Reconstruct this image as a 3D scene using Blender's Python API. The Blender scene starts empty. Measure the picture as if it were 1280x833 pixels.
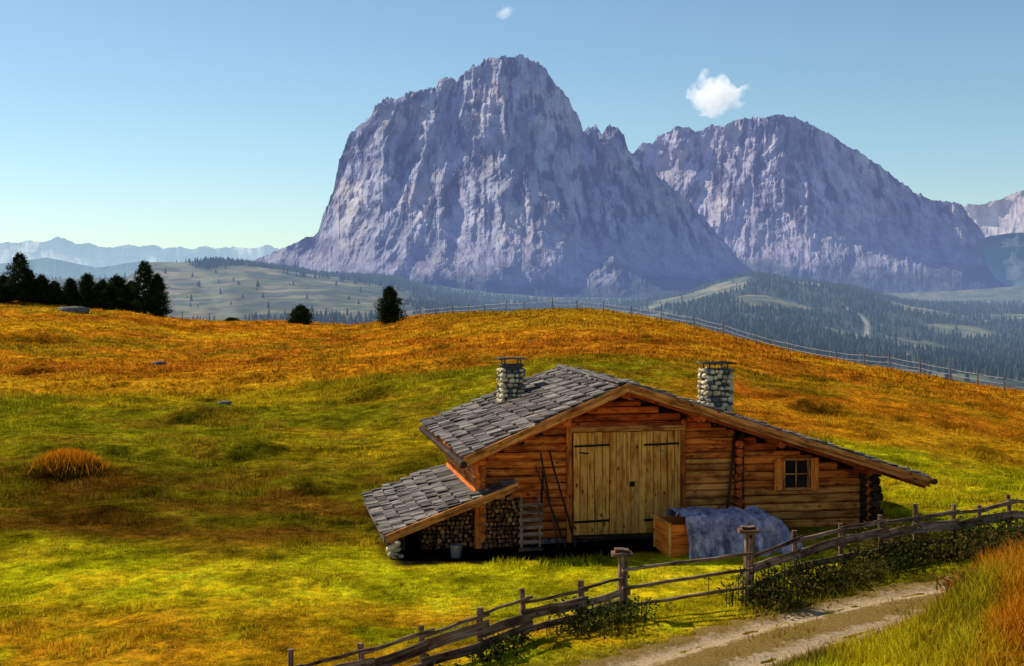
import bpy, math, random
import numpy as np
from mathutils import Vector
rng=np.random.default_rng(7); random.seed(7)
F=1700.0; HY=357.0
sc=bpy.context.scene
# ------------------------------------------------------------ noise
def h2(ix,iy,seed):
    n=(ix.astype(np.int64)*374761393+iy.astype(np.int64)*668265263+seed*144269504)&0xffffffff
    n=((n^(n>>13))*1274126177)&0xffffffff
    n=n^(n>>16)
    return (n&0xffff)/65535.0*2-1
def vn(x,y,seed=0):
    x=np.asarray(x,float); y=np.asarray(y,float)
    fx=np.floor(x); fy=np.floor(y); ix=fx.astype(np.int64); iy=fy.astype(np.int64)
    tx=x-fx; ty=y-fy
    tx=tx*tx*tx*(tx*(tx*6-15)+10); ty=ty*ty*ty*(ty*(ty*6-15)+10)
    a=h2(ix,iy,seed); b=h2(ix+1,iy,seed); c=h2(ix,iy+1,seed); d=h2(ix+1,iy+1,seed)
    return (a*(1-tx)+b*tx)*(1-ty)+(c*(1-tx)+d*tx)*ty
def fbm(x,y,seed=0,o=4,g=0.5):
    s=0;a=1;t=0
    for i in range(o):
        s=s+a*vn(x*2**i,y*2**i,seed+i*17); t+=a; a*=g
    return s/t
def ridged(x,y,seed=0,o=4,g=0.5):
    s=0;a=1;t=0
    for i in range(o):
        s=s+a*(1-2*np.abs(vn(x*2**i,y*2**i,seed+i*17))); t+=a; a*=g
    return s/t
def sst(a,b,x):
    t=np.clip((x-a)/(b-a),0,1); return t*t*(3-2*t)
def pchip(D,V,d):
    K=D.shape[0]
    h=D[1:]-D[:-1]; s=(V[1:]-V[:-1])/h
    m=np.zeros_like(V)
    m[0]=s[0]; m[-1]=s[-1]
    pr=s[1:]*s[:-1]
    m[1:-1]=np.where(pr>0,2*pr/np.where(np.abs(s[1:]+s[:-1])<1e-12,1,s[1:]+s[:-1]),0)
    d=np.clip(d,D[0],D[-1])
    idx=np.clip((d[None,:]>=D).sum(0)-1,0,K-2)
    ar=np.arange(d.shape[0])
    D0=D[idx,ar];D1=D[idx+1,ar];V0=V[idx,ar];V1=V[idx+1,ar];M0=m[idx,ar];M1=m[idx+1,ar]
    H=D1-D0;t=(d-D0)/H
    return V0*(1+2*t)*(1-t)**2+M0*H*t*(1-t)**2+V1*t*t*(3-2*t)+M1*H*t*t*(t-1)
def pch1(xs,ys,x):
    xs=np.array(xs,float);ys=np.array(ys,float);x=np.clip(np.asarray(x,float),xs[0],xs[-1])
    h=xs[1:]-xs[:-1]; s=(ys[1:]-ys[:-1])/h
    m=np.zeros_like(ys); m[0]=s[0];m[-1]=s[-1]
    pr=s[1:]*s[:-1]; den=s[1:]+s[:-1]
    m[1:-1]=np.where(pr>0,2*pr/np.where(np.abs(den)<1e-12,1,den),0)
    i=np.clip(np.searchsorted(xs,x,side='right')-1,0,len(xs)-2)
    H=h[i];t=(x-xs[i])/H
    return ys[i]*(1+2*t)*(1-t)**2+m[i]*H*t*(1-t)**2+ys[i+1]*t*t*(3-2*t)+m[i+1]*H*t*t*(t-1)
# ------------------------------------------------------------ terrain tables (columns by bearing, slope rows)
NC=[-600,0,150,250,430,540,640,700,800,950,1100,1280,1900]
DC=[190,185,185,182,170,160,150,147,140,125,112,100,90]
NR=[[674,674,674,674,674,674,672,670,668,664,664,664,664],
    [560,560,560,562,558,550,545,540,545,560,580,600,620],
    [470,480,482,484,482,476,468,464,470,490,515,550,580],
    [405,425,430,436,434,425,418,414,422,450,482,515,560],
    [345,379,388,404,408,392,386,384,395,428,461,492,550]]
FC=[-1500,0,150,195,260,330,400,480,560,640,760,850,900,945,1000,1060,1150,1280,2500]
FD=[1200,2000,3000,4000,7000,30000]
FR=[[500,500,500,490,480,480,480,480,480,480,480,480,480,480,485,490,495,500,500],
    [430,420,420,410,405,400,400,400,405,410,420,420,415,412,420,430,440,450,450],
    [360,352,350,329,330,334,344,354,375,385,388,372,356,347,353,362,385,395,395],
    [357,352,350,345,345,345,348,350,360,368,372,372,370,372,370,372,376,375,375],
    [358]*19,[357.3]*19]
ROAD=np.array([(-14,14.5),(-6,17.0),(-1.2,19.0),(1.3,20.7),(2.9,22.2),(5.15,24.3),(7.1,25.9),(8.9,27.0),(11.2,28.1),(16,29.2),(26,30.5)])
def catmull(P,n=14):
    out=[]
    for i in range(len(P)-1):
        p0=P[max(i-1,0)];p1=P[i];p2=P[i+1];p3=P[min(i+2,len(P)-1)]
        for k in range(n):
            t=k/n
            out.append(0.5*((2*p1)+(-p0+p2)*t+(2*p0-5*p1+4*p2-p3)*t*t+(-p0+3*p1-3*p2+p3)*t**3))
    out.append(P[-1]); return np.array(out)
RP=catmull(ROAD)
def road_dist(x,y):
    x=np.asarray(x,float);y=np.asarray(y,float)
    out=np.full(x.shape,99.0); side=np.zeros(x.shape)
    m=(y>10)&(y<36)&(x>-18)&(x<30)
    if m.any():
        xs=x[m];ys=y[m]; best=np.full(xs.shape,1e9); sd=np.zeros(xs.shape)
        for i in range(len(RP)-1):
            a=RP[i];b=RP[i+1];ab=b-a;L2=ab@ab
            t=np.clip(((xs-a[0])*ab[0]+(ys-a[1])*ab[1])/L2,0,1)
            dx=xs-(a[0]+ab[0]*t);dy=ys-(a[1]+ab[1]*t);dd=np.hypot(dx,dy)
            q=dd<best; best=np.where(q,dd,best); sd=np.where(q,ab[0]*dy-ab[1]*dx,sd)
        out[m]=best*np.where(sd<0,-1,1)   # negative = near (camera) side
    return out
def smooth_z(x,y):
    u=x/y; px=640+u*F
    dc=pch1(NC,DC,px)
    Ds=[np.full_like(dc,v) for v in (0.,8.,15.,20.,26.)]
    Vs=[np.full_like(dc,v) for v in (-2.,-4.,-5.8,-6.16,-6.2)]
    for k in range(5):
        d=33*(dc/33)**(k/4.0)
        r=pch1(NC,NR[k],px)
        Ds.append(d);Vs.append(-(r-HY)/F*d)
    zc=Vs[-1]
    Ds.append(dc*1.25);Vs.append(zc*1.25-4)
    Ds.append(np.full_like(dc,600.));Vs.append(np.full_like(dc,-110.))
    for k,d in enumerate(FD):
        r=pch1(FC,FR[k],px)
        Ds.append(np.full_like(dc,float(d)));Vs.append(-(r-HY)/F*d)
    return pchip(np.array(Ds),np.array(Vs),y), dc
MOUNDS=((-14.2,43.5,1.0,.45),(-14,61,1.6,.5),(-42,125,3,.8),(-9.5,49,.9,.35),(-17.5,96,2,.5),(-6,41,.8,.25),(-21,52,1.2,.35),(-11,36.5,.8,.22),(-19,70,1.6,.4),(-7,66,1.3,.4),(-30,88,2.2,.6),(14,62,1.2,.4),(18,52,1,.3))
def ground_z(x,y):
    x=np.atleast_1d(np.asarray(x,float)).ravel();y=np.atleast_1d(np.asarray(y,float)).ravel()
    z,dc=smooth_z(x,y)
    rd=road_dist(x,y); ar=np.abs(rd)
    far=sst(30,60,y)
    keep=sst(1.2,2.4,ar)
    hut=1-sst(5.5,8,np.hypot((x-3.0)/1.1,(y-34.0)))
    k=keep*(1-hut)
    hum=0.07*fbm(x/0.9,y/0.9,3,3)+0.13*fbm(x/3.0,y/3.0,5,3)+far*(0.38*fbm(x/8,y/7,9,4)+0.5*fbm(x/34,y/26,12,2))
    hum=hum-.16*far*sst(.2,.5,fbm(x/5,y/5,14,3))
    near=1-sst(dc*1.4,dc*3,y)
    z=z+hum*k*near
    z=z+fbm(x/160,y/160,31,4)*14*sst(700,1500,y)*(1-sst(3600,4200,y))*0.6
    px=640+x/y*F
    ed=76+2.5*fbm(x/12,y*0+1,40,2)
    z=z+0.5*(sst(ed,ed+1.3,y)-sst(ed,ed+22,y))*(1-sst(560,650,px))
    ed=47+2.0*fbm(x/9,y*0+1,41,2)
    z=z+0.28*(sst(ed,ed+1.2,y)-sst(ed,ed+9,y))*(1-sst(300,480,px))
    b=(rd<0)
    bank=1.35*sst(5.2,9.0,x)*sst(1.2,2.6,ar)*b*sst(17,20,y)
    z=z+bank*(1+0.15*fbm(x,y,77,2))
    z=z-0.04*(1-sst(0.9,1.25,ar))
    for (mx,my,r,h) in MOUNDS:
        rr=((x-mx)/r)**2+((y-my)/r)**2
        z=z+h*np.exp(-rr)-h*.8*np.exp(-(((x-mx)/r)**2+((y-my+r*1.3)/(r*.6))**2))
    return z
def gz(x,y): return float(ground_z([x],[y])[0])
# ------------------------------------------------------------ mesh from arrays
def mesh_np(name,co,faces,mats=(),mi=None,smooth=False,attrs=None):
    me=bpy.data.meshes.new(name)
    n,k=faces.shape
    me.vertices.add(len(co)); me.vertices.foreach_set('co',np.ascontiguousarray(co,dtype=np.float32).ravel())
    me.loops.add(n*k); me.loops.foreach_set('vertex_index',np.ascontiguousarray(faces,dtype=np.int32).ravel())
    me.polygons.add(n); me.polygons.foreach_set('loop_start',np.arange(0,n*k,k,dtype=np.int32))
    for m in mats: me.materials.append(m)
    if mi is not None: me.polygons.foreach_set('material_index',mi.astype(np.int32))
    me.polygons.foreach_set('use_smooth',np.full(n,smooth))
    me.update(calc_edges=True)
    if attrs:
        for an,(ty,arr) in attrs.items():
            a=me.attributes.new(an,ty,'POINT')
            if ty=='FLOAT_COLOR':
                c=np.ones((len(co),4),np.float32); c[:,:3]=arr; a.data.foreach_set('color',c.ravel())
            elif ty=='FLOAT_VECTOR': a.data.foreach_set('vector',np.ascontiguousarray(arr,dtype=np.float32).ravel())
            else: a.data.foreach_set('value',np.ascontiguousarray(arr,dtype=np.float32).ravel())
    ob=bpy.data.objects.new(name,me); sc.collection.objects.link(ob)
    return ob
def grid_faces(nr,nc):
    i=np.arange(nr-1)[:,None]*nc+np.arange(nc-1)[None,:]
    i=i.ravel(); return np.stack([i,i+1,i+nc+1,i+nc],1)
# ------------------------------------------------------------ materials
def newmat(name):
    m=bpy.data.materials.new(name); m.use_nodes=True
    nt=m.node_tree; b=nt.nodes['Principled BSDF']; b.inputs['Roughness'].default_value=0.85
    b.inputs['Specular IOR Level'].default_value=0.15
    return m,nt,b
def nd(nt,t,**kw):
    n=nt.nodes.new(t)
    for k,v in kw.items(): setattr(n,k,v)
    return n
def mulrgb(nt,a,b,fac=1.0,mode='MULTIPLY'):
    n=nt.nodes.new('ShaderNodeMix'); n.data_type='RGBA'; n.blend_type=mode
    n.inputs[0].default_value=fac
    nt.links.new(a,n.inputs[6])
    if isinstance(b,tuple): n.inputs[7].default_value=(*b,1)
    else: nt.links.new(b,n.inputs[7])
    return n.outputs[2]
def ramp(nt,fac,stops):
    r=nt.nodes.new('ShaderNodeValToRGB'); e=r.color_ramp.elements
    while len(e)<len(stops): e.new(0.5)
    for i,(p,c) in enumerate(stops):
        e[i].position=p; e[i].color=(*c,1)
    nt.links.new(fac,r.inputs[0]); return r.outputs[0]
def noise(nt,vec,scale,detail=4,rough=.6):
    n=nt.nodes.new('ShaderNodeTexNoise'); n.inputs['Scale'].default_value=scale
    n.inputs['Detail'].default_value=detail; n.inputs['Roughness'].default_value=rough
    if vec is not None: nt.links.new(vec,n.inputs['Vector'])
    return n.outputs[0]
def bump(nt,b,h,strength,dist):
    n=nt.nodes.new('ShaderNodeBump'); n.inputs['Strength'].default_value=strength; n.inputs['Distance'].default_value=dist
    nt.links.new(h,n.inputs['Height']); nt.links.new(n.outputs[0],b.inputs['Normal'])
def wood(name,c1,c2,grain=22,knots=True,rough=.8,var=.5,stain=(.35,.26,.22)):
    m,nt,b=newmat(name); b.inputs['Roughness'].default_value=rough
    at=nd(nt,'ShaderNodeAttribute',attribute_name='tc')
    mp=nd(nt,'ShaderNodeMapping'); mp.inputs['Scale'].default_value=(0.9,grain,grain)
    nt.links.new(at.outputs['Vector'],mp.inputs[0])
    n1=noise(nt,mp.outputs[0],1.0,6,.7)
    dk=tuple(v*.22 for v in c1)
    col=ramp(nt,n1,[(0.33,dk),(0.46,c1),(0.62,c2)])
    mp2=nd(nt,'ShaderNodeMapping'); mp2.inputs['Scale'].default_value=(1.3,3,3)
    nt.links.new(at.outputs['Vector'],mp2.inputs[0])
    n2=noise(nt,mp2.outputs[0],1.6,4,.6)
    st=ramp(nt,n2,[(0.34,stain),(0.55,(1,1,1)),(.8,(1.0,.97,.92))])
    col=mulrgb(nt,col,st)
    if knots:
        v=nd(nt,'ShaderNodeTexVoronoi'); v.inputs['Scale'].default_value=1.0
        mp3=nd(nt,'ShaderNodeMapping'); mp3.inputs['Scale'].default_value=(2.5,5,5)
        nt.links.new(at.outputs['Vector'],mp3.inputs[0]); nt.links.new(mp3.outputs[0],v.inputs['Vector'])
        kn=ramp(nt,v.outputs['Distance'],[(0.09,(.25,.13,.07)),(0.17,(1,1,1))])
        col=mulrgb(nt,col,kn)
    ra=nd(nt,'ShaderNodeAttribute',attribute_name='rnd')
    lo=1-var
    rv=ramp(nt,ra.outputs['Fac'],[(0,(lo,lo*.9,lo*.85)),(1,(1.1,1.07,1.03))])
    col=mulrgb(nt,col,rv)
    nt.links.new(col,b.inputs['Base Color'])
    bump(nt,b,n1,.8,.015)
    return m
def plain(name,c,rough=.8,metal=0,ns=30,amt=.5):
    m,nt,b=newmat(name); b.inputs['Roughness'].default_value=rough; b.inputs['Metallic'].default_value=metal
    tc=nd(nt,'ShaderNodeTexCoord')
    n=noise(nt,tc.outputs['Object'],ns,5)
    lo=tuple(v*(1-amt) for v in c); hi=tuple(min(1,v*(1+amt*.6)) for v in c)
    nt.links.new(ramp(nt,n,[(.3,lo),(.7,hi)]),b.inputs['Base Color'])
    bump(nt,b,n,.4,.01)
    return m
M_log=wood('log_wood',(.94,.225,.03),(1.0,.36,.06),var=.45)
M_logR=wood('log_wood_light',(1.0,.35,.06),(1.0,.50,.12),var=.42)
M_gable=wood('gable_wood_red',(.80,.14,.022),(.98,.24,.045),var=.5)
M_door=wood('door_wood',(1.0,.46,.075),(1.0,.60,.14),var=.2,stain=(.62,.45,.32))
M_trim=wood('trim_wood',(.74,.28,.06),(.98,.45,.12),var=.3)
M_dark=wood('dark_wood',(.06,.03,.015),(.13,.065,.03),knots=False)
M_shut=wood('shutter_wood',(1.0,.26,.03),(1.0,.36,.05),knots=False,var=.1,stain=(.8,.7,.6))
M_shingle=wood('grey_shingle',(.18,.16,.14),(.49,.43,.38),grain=30,knots=False,var=.75,stain=(.45,.4,.36))
M_fence=wood('weathered_fence_wood',(.26,.155,.09),(.58,.41,.27),knots=True)
M_bark=wood('firewood_bark',(.12,.06,.03),(.22,.12,.06),knots=False)
M_logend=wood('firewood_end',(.55,.26,.09),(.75,.42,.17),grain=14,knots=False,var=.8)
M_metal=plain('rusty_metal',(.05,.045,.04),.5,.6)
M_iron=plain('black_iron',(.015,.015,.015),.6,.3)
M_mortar=plain('mortar',(.10,.08,.07),.95)
M_stone=plain('chimney_stone',(.85,.60,.36),.9,ns=5,amt=.65)
M_rock=plain('rock',(.16,.15,.14),.9,ns=3,amt=.6)
M_glass=plain('window_glass',(.012,.012,.014),.08,0,ns=3,amt=.2)
M_galv=plain('galvanised_metal',(.35,.36,.38),.4,.7)
# ------------------------------------------------------------ accumulator
class Acc:
    def __init__(s): s.v=[];s.f=[];s.m=[];s.tc=[];s.r=[]
    def ring(s,p0,p1,prof,seg=1,jit=0,up=Vector((0,0,1)),mi=0,mend=None,taper=1.0,sag=0,tw=0):
        p0=Vector(p0);p1=Vector(p1);a=(p1-p0);L=a.length;a.normalize()
        if abs(a.dot(up))>.98: up=Vector((0.2,1,0))
        sd=a.cross(up).normalized();u2=sd.cross(a)
        b=len(s.v);n=len(prof);off=(random.uniform(0,50),random.uniform(0,50),random.uniform(0,50));rv=random.random()
        for i in range(seg+1):
            t=i/seg;c=p0.lerp(p1,t);k=1+(taper-1)*t
            ox=random.uniform(-jit,jit);oz=random.uniform(-jit,jit)-sag*math.sin(math.pi*t)
            an=tw*t
            for (x,z) in prof:
                jx=random.uniform(-jit,jit)*.5;jz=random.uniform(-jit,jit)*.5
                X=(x*math.cos(an)-z*math.sin(an))*k+ox+jx;Z=(x*math.sin(an)+z*math.cos(an))*k+oz+jz
                s.v.append(tuple(c+sd*X+u2*Z)); s.tc.append((t*L+off[0],x+off[1],z+off[2])); s.r.append(rv)
        for i in range(seg):
            for j in range(n):
                j2=(j+1)%n
                s.f.append((b+i*n+j,b+i*n+j2,b+(i+1)*n+j2,b+(i+1)*n+j)); s.m.append(mi)
        me=mi if mend is None else mend
        s.f.append(tuple(b+j for j in reversed(range(n))));s.m.append(me)
        s.f.append(tuple(b+seg*n+j for j in range(n)));s.m.append(me)
    def beam(s,p0,p1,w,h,seg=1,jit=0,c=.1,**k):
        c=min(w,h)*c;x=w/2;z=h/2
        pr=[(-x+c,-z),(x-c,-z),(x,-z+c),(x,z-c),(x-c,z),(-x+c,z),(-x,z-c),(-x,-z+c)]
        s.ring(p0,p1,pr,seg,jit,**k)
    def cyl(s,p0,p1,r,n=8,seg=1,jit=0,**k):
        s.ring(p0,p1,[(r*math.cos(2*math.pi*i/n),r*math.sin(2*math.pi*i/n)) for i in range(n)],seg,jit,**k)
    def prism(s,top,thick,mi=0):
        b=len(s.v);n=len(top);off=random.uniform(0,50)
        for dz in (0,-thick):
            for p in top:
                s.v.append((p[0],p[1],p[2]+dz));s.tc.append((p[1]+off,p[0],p[2]+dz));s.r.append(.5)
        s.f.append(tuple(range(b,b+n)));s.m.append(mi)
        s.f.append(tuple(reversed(range(b+n,b+2*n))));s.m.append(mi)
        for i in range(n):
            j=(i+1)%n;s.f.append((b+i,b+n+i,b+n+j,b+j));s.m.append(mi)
    def stone(s,c,rx,ry,rz,mi=0,rot=0):
        b=len(s.v);off=random.uniform(0,90);rv=random.random();cs,sn=math.cos(rot),math.sin(rot)
        for (x,y,z) in ICO_V:
            k=1+random.uniform(-.16,.16)
            q=lambda t:math.copysign(abs(t)**.7,t)
            x2,y2,z2=q(x)*rx*k,q(y)*ry*k,q(z)*rz*k
            s.v.append((c[0]+x2*cs-y2*sn,c[1]+x2*sn+y2*cs,c[2]+z2));s.tc.append((x2+off,y2,z2));s.r.append(rv)
        for f in ICO_F: s.f.append(tuple(b+i for i in f));s.m.append(mi)
    def make(s,name,mats,parent=None,smooth=False):
        me=bpy.data.meshes.new(name);me.from_pydata(s.v,[],s.f)
        for m in mats: me.materials.append(m)
        me.polygons.foreach_set('material_index',np.array(s.m,np.int32))
        if smooth: me.polygons.foreach_set('use_smooth',np.ones(len(s.f),bool))
        a=me.attributes.new('tc','FLOAT_VECTOR','POINT');a.data.foreach_set('vector',np.array(s.tc,np.float32).ravel())
        a=me.attributes.new('rnd','FLOAT','POINT');a.data.foreach_set('value',np.array(s.r,np.float32))
        me.update()
        ob=bpy.data.objects.new(name,me);sc.collection.objects.link(ob)
        if parent: ob.parent=parent
        return ob
import bmesh
bm=bmesh.new();bmesh.ops.create_icosphere(bm,subdivisions=2,radius=1);bm.verts.ensure_lookup_table()
ICO_V=[tuple(v.co) for v in bm.verts];ICO_F=[tuple(v.index for v in f.verts) for f in bm.faces];bm.free()
def empty(name):
    e=bpy.data.objects.new(name,None);sc.collection.objects.link(e);return e
# ------------------------------------------------------------ hut frame
Ax,Ay=-.75,32.0;Rx,Ry=.983,.185
nrm=math.hypot(Rx,Ry);Rx/=nrm;Ry/=nrm
def W(s,L,z): return Vector((Ax+Rx*s-Ry*L,Ay+Ry*s+Rx*L,z))
def local(x,y):
    dx=x-Ax;dy=y-Ay;return dx*Rx+dy*Ry,-dx*Ry+dy*Rx
def shadow_mud(x,y):  # mask of dark bare ground painted where the hut's shadow falls
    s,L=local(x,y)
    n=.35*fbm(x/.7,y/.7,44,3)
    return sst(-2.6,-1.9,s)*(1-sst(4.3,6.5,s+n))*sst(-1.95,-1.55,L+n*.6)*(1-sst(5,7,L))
# ------------------------------------------------------------ ground colours
BR=np.array([.68,.62,.010]);OL=np.array([.33,.265,.010]);ORG=np.array([.76,.28,.012]);BN=np.array([.20,.095,.008]);YE=np.array([.84,.54,.015]);RU=np.array([.46,.12,.010])
def lerp(a,b,t): return a*(1-t[:,None])+b*t[:,None]
def gcol(x,y):
    px=640+x/y*F
    n1=fbm(x/6,y/6,50,4); n2=fbm(x/2.2,y/2.2,60,4); n3=fbm(x/18,y/18,70,3); n4=fbm(x/.7,y/.7,65,3)
    c=np.tile(BR,(len(x),1))
    c=lerp(c,YE,sst(.0,.45,n2+.5*n1)*.6)
    nearleft=(1-sst(23.5,27.5,y+2*n1))*(1-sst(600,900,px))
    c=lerp(c,YE*np.array([1,.82,1]),nearleft*sst(-.5,.2,n1+n2)*.85)
    c=lerp(c,ORG*.9,nearleft*sst(.0,.35,n2-n1)*.6)
    t=sst(30.5,34.5,y+3*n1)
    rightgreen=sst(950,1080,px)
    c=lerp(c,lerp(np.tile(OL*.9,(len(x),1)),BN,sst(-.35,.3,n1+.6*n2)),t*(1-rightgreen*.85))
    t=sst(40,50,y+5*n3+2*n1)
    c=lerp(c,lerp(np.tile(OL*np.array([1.1,1.2,1]),(len(x),1)),YE*.75,sst(-.15,.45,n1+n3)*.75),t*(1-sst(820,1000,px)))
    c=lerp(c,BN*1.2,sst(.08,.4,n2-.4*n1)*.6*sst(33,38,y))
    to=np.maximum(sst(70,78,y+3*n1), sst(46,54,y+4*n1)*sst(760,950,px))
    oc=lerp(np.tile(ORG,(len(x),1)),RU,sst(-.1,.5,n1+.4*n2)*.8)
    oc=lerp(oc,YE*.9,sst(.1,.5,n3+.3*n2)*.4)
    oc=lerp(oc,OL*1.0,sst(.1,.5,-n3-.4*n2)*.6)
    c=lerp(c,oc,to*.95)
    mound=np.exp(-((px-670)/150)**2)*sst(105,140,y)
    c=lerp(c,OL*np.array([1.0,.85,1]),mound*.75)
    rd=road_dist(x,y)
    bank=(rd<-1.0)*sst(4.8,7.5,x)*(y<30)
    bc=lerp(np.tile(ORG*.9,(len(x),1)),OL,sst(-.15,.4,n2));bc=lerp(bc,RU,sst(.0,.4,-n2+n1)*.8)
    c=lerp(c,bc,bank.astype(float))
    c=lerp(c,np.array([.26,.17,.025]),(1-sst(1.1,2.0,np.abs(rd)+.5*n2))*.75)
    c=c*np.clip(1+.55*n2[:,None]+.6*n4[:,None],.22,2)
    c=lerp(c,np.array([.022,.014,.008]),shadow_mud(x,y))  # near-black bare ground deepens the hut's shadow by colour
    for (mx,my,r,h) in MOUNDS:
        c=c*(1-.75*np.exp(-(((x-mx)/r)**2+((y-my+r*1.1)/(r*.7))**2)))[:,None]  # shade below each mound, darkened into the ground colour
    return np.clip(c,0.003,1)
CLR=[(.135,2850,.05,300),(.19,2450,.034,130),(.29,2850,.03,110),(.05,2800,.05,100),(.245,2150,.022,90),(.10,2450,.028,90),(.33,2500,.028,90),(.22,2900,.03,90),(.30,2150,.02,60),(.37,2900,.02,70)]
def path_u(y): return .247+(2500-y)/650*.038
def run_u(y): return -.250+(3000-y)/950*.044+.006*np.sin(y/170.)
def forest_mask(x,y):
    u=x/y
    n=fbm(x/210,y/330,90,4)
    left=1-sst(-.10,-.04,u)
    fl=np.maximum((1-sst(1850,2050,y+360*n))*sst(-.27,-.235,u+.02*n), sst(2780,2900,y+260*n)*sst(-.225,-.18,u+.06*n))
    fl=fl*sst(.006,.012,np.abs(u-run_u(y)))
    fr=np.ones_like(x)
    for (cu,cd,ru,rd_) in CLR:
        q=((u-cu)/ru)**2+((y-cd)/rd_)**2+.9*n
        fr=fr*sst(.85,1.15,q)
    fr=fr*sst(-.42,-.22,n+.1)
    fr=fr*(1-.5*sst(3100,3500,y))
    pth=np.abs(u-path_u(y)-.006*np.sin(y/90))
    fr=fr*np.where((y>1750)&(y<2600),sst(.0022,.0045,pth),1)
    return fl*left+fr*(1-left)
def fcol(x,y):
    u=x/y
    m=forest_mask(x,y); n=fbm(x/60,y/60,95,4)
    mea=np.tile(np.array([.12,.12,.05]),(len(x),1))*(1+.6*n[:,None])
    mea=lerp(mea,np.array([.20,.155,.085]),sst(-.1,.4,n))
    mea=lerp(mea,np.array([.045,.055,.04]),sst(-.05,.3,fbm(x/90,y/25,96,4))*.85)
    run=1-sst(.003,.012,np.abs(u-run_u(y))+.003*n)
    mea=lerp(mea,np.array([.19,.18,.10]),run*(y<3050)*(y>1700)*.5)
    pth=1-sst(.001,.0025,np.abs(u-path_u(y)-.006*np.sin(y/90)))
    mea=lerp(mea,np.array([.28,.24,.18]),pth*(y>1750)*(y<2600))
    return lerp(mea,np.array([.03,.038,.022]),m*.85)
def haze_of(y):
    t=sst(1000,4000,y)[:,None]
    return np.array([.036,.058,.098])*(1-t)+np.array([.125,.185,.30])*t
# ------------------------------------------------------------ ground mesh
uc=np.concatenate([np.linspace(-1.6,-.46,40)[:-1],np.linspace(-.46,.46,800),np.linspace(.46,1.6,40)[1:]])
yc=np.concatenate([np.geomspace(1.5,17,30)[:-1],np.geomspace(17,80,380)[:-1],np.geomspace(80,240,320)[:-1],np.geomspace(240,1200,30)[:-1],np.linspace(1200,4400,190)[:-1],np.geomspace(4400,30000,20)])
U,Y=np.meshgrid(uc,yc);X=(U*Y).ravel();Yv=Y.ravel()
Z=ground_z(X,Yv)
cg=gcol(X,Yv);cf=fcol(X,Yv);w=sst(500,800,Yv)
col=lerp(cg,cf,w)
fc=grid_faces(len(yc),len(uc))
mi=(Yv[fc[:,0]]>500).astype(int)
mg,nt,b=newmat('meadow_ground')
at=nd(nt,'ShaderNodeAttribute',attribute_name='col');geo=nd(nt,'ShaderNodeNewGeometry')
n1=noise(nt,geo.outputs['Position'],3.2,8,.78);n2=noise(nt,geo.outputs['Position'],.55,6,.7)
c=mulrgb(nt,at.outputs['Color'],ramp(nt,n1,[(.34,(.16,.14,.14)),(.5,(.8,.8,.85)),(.66,(1.7,1.55,1.2))]))
c=mulrgb(nt,c,ramp(nt,n2,[(.32,(.42,.40,.38)),(.5,(1,1,1)),(.68,(1.4,1.25,1))]))
nt.links.new(c,b.inputs['Base Color']);b.inputs['Roughness'].default_value=1
b.inputs['Specular IOR Level'].default_value=0
bump(nt,b,n1,1.0,.35)
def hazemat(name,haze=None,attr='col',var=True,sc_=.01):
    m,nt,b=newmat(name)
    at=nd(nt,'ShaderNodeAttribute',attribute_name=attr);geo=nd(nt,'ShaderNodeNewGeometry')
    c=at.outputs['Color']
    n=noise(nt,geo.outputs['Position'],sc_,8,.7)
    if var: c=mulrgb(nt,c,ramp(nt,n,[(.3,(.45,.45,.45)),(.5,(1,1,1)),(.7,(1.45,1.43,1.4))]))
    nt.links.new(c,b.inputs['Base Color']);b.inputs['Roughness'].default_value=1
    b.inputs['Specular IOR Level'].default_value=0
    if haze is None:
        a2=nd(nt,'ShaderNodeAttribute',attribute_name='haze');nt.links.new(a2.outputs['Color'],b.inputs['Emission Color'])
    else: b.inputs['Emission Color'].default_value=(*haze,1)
    b.inputs['Emission Strength'].default_value=1.0  # distance haze is a fixed glow of the surface itself
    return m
mv=hazemat('hazy_valley',sc_=.03)
ground=mesh_np('ground',np.stack([X,Yv,Z],1),fc,[mg,mv],mi,True,{'col':('FLOAT_COLOR',col),'haze':('FLOAT_COLOR',haze_of(Yv))})
# ------------------------------------------------------------ road
mroad,nt,b=newmat('gravel')
geo=nd(nt,'ShaderNodeNewGeometry');at=nd(nt,'ShaderNodeAttribute',attribute_name='ac')
n1=noise(nt,geo.outputs['Position'],18,6,.8);n2=noise(nt,geo.outputs['Position'],2.6,6,.7)
gc=ramp(nt,n1,[(.3,(.19,.11,.05)),(.5,(.58,.40,.21)),(.7,(.84,.65,.42))])
ab=nd(nt,'ShaderNodeMath',operation='ABSOLUTE');nt.links.new(at.outputs['Fac'],ab.inputs[0])
ad=nd(nt,'ShaderNodeMath',operation='MULTIPLY_ADD');nt.links.new(n2,ad.inputs[0]);ad.inputs[1].default_value=1.0;nt.links.new(ab.outputs[0],ad.inputs[2])
mask=ramp(nt,ad.outputs[0],[(.82,(0,0,0)),(.97,(1,1,1)),(.98,(1,1,1)),(1.0,(1,1,1))])
sb=nd(nt,'ShaderNodeMapRange');nt.links.new(ad.outputs[0],sb.inputs[0]);sb.inputs[1].default_value=1.25;sb.inputs[2].default_value=1.5;sb.inputs[3].default_value=1;sb.inputs[4].default_value=0
mm=nd(nt,'ShaderNodeMath',operation='MULTIPLY');nt.links.new(mask,mm.inputs[0]);nt.links.new(sb.outputs[0],mm.inputs[1])
mx=nd(nt,'ShaderNodeMix',data_type='RGBA');nt.links.new(mm.outputs[0],mx.inputs[0])
gg=ramp(nt,n1,[(.3,(.08,.05,.015)),(.6,(.36,.22,.04))]);nt.links.new(gg,mx.inputs[6]);nt.links.new(gc,mx.inputs[7])
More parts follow.
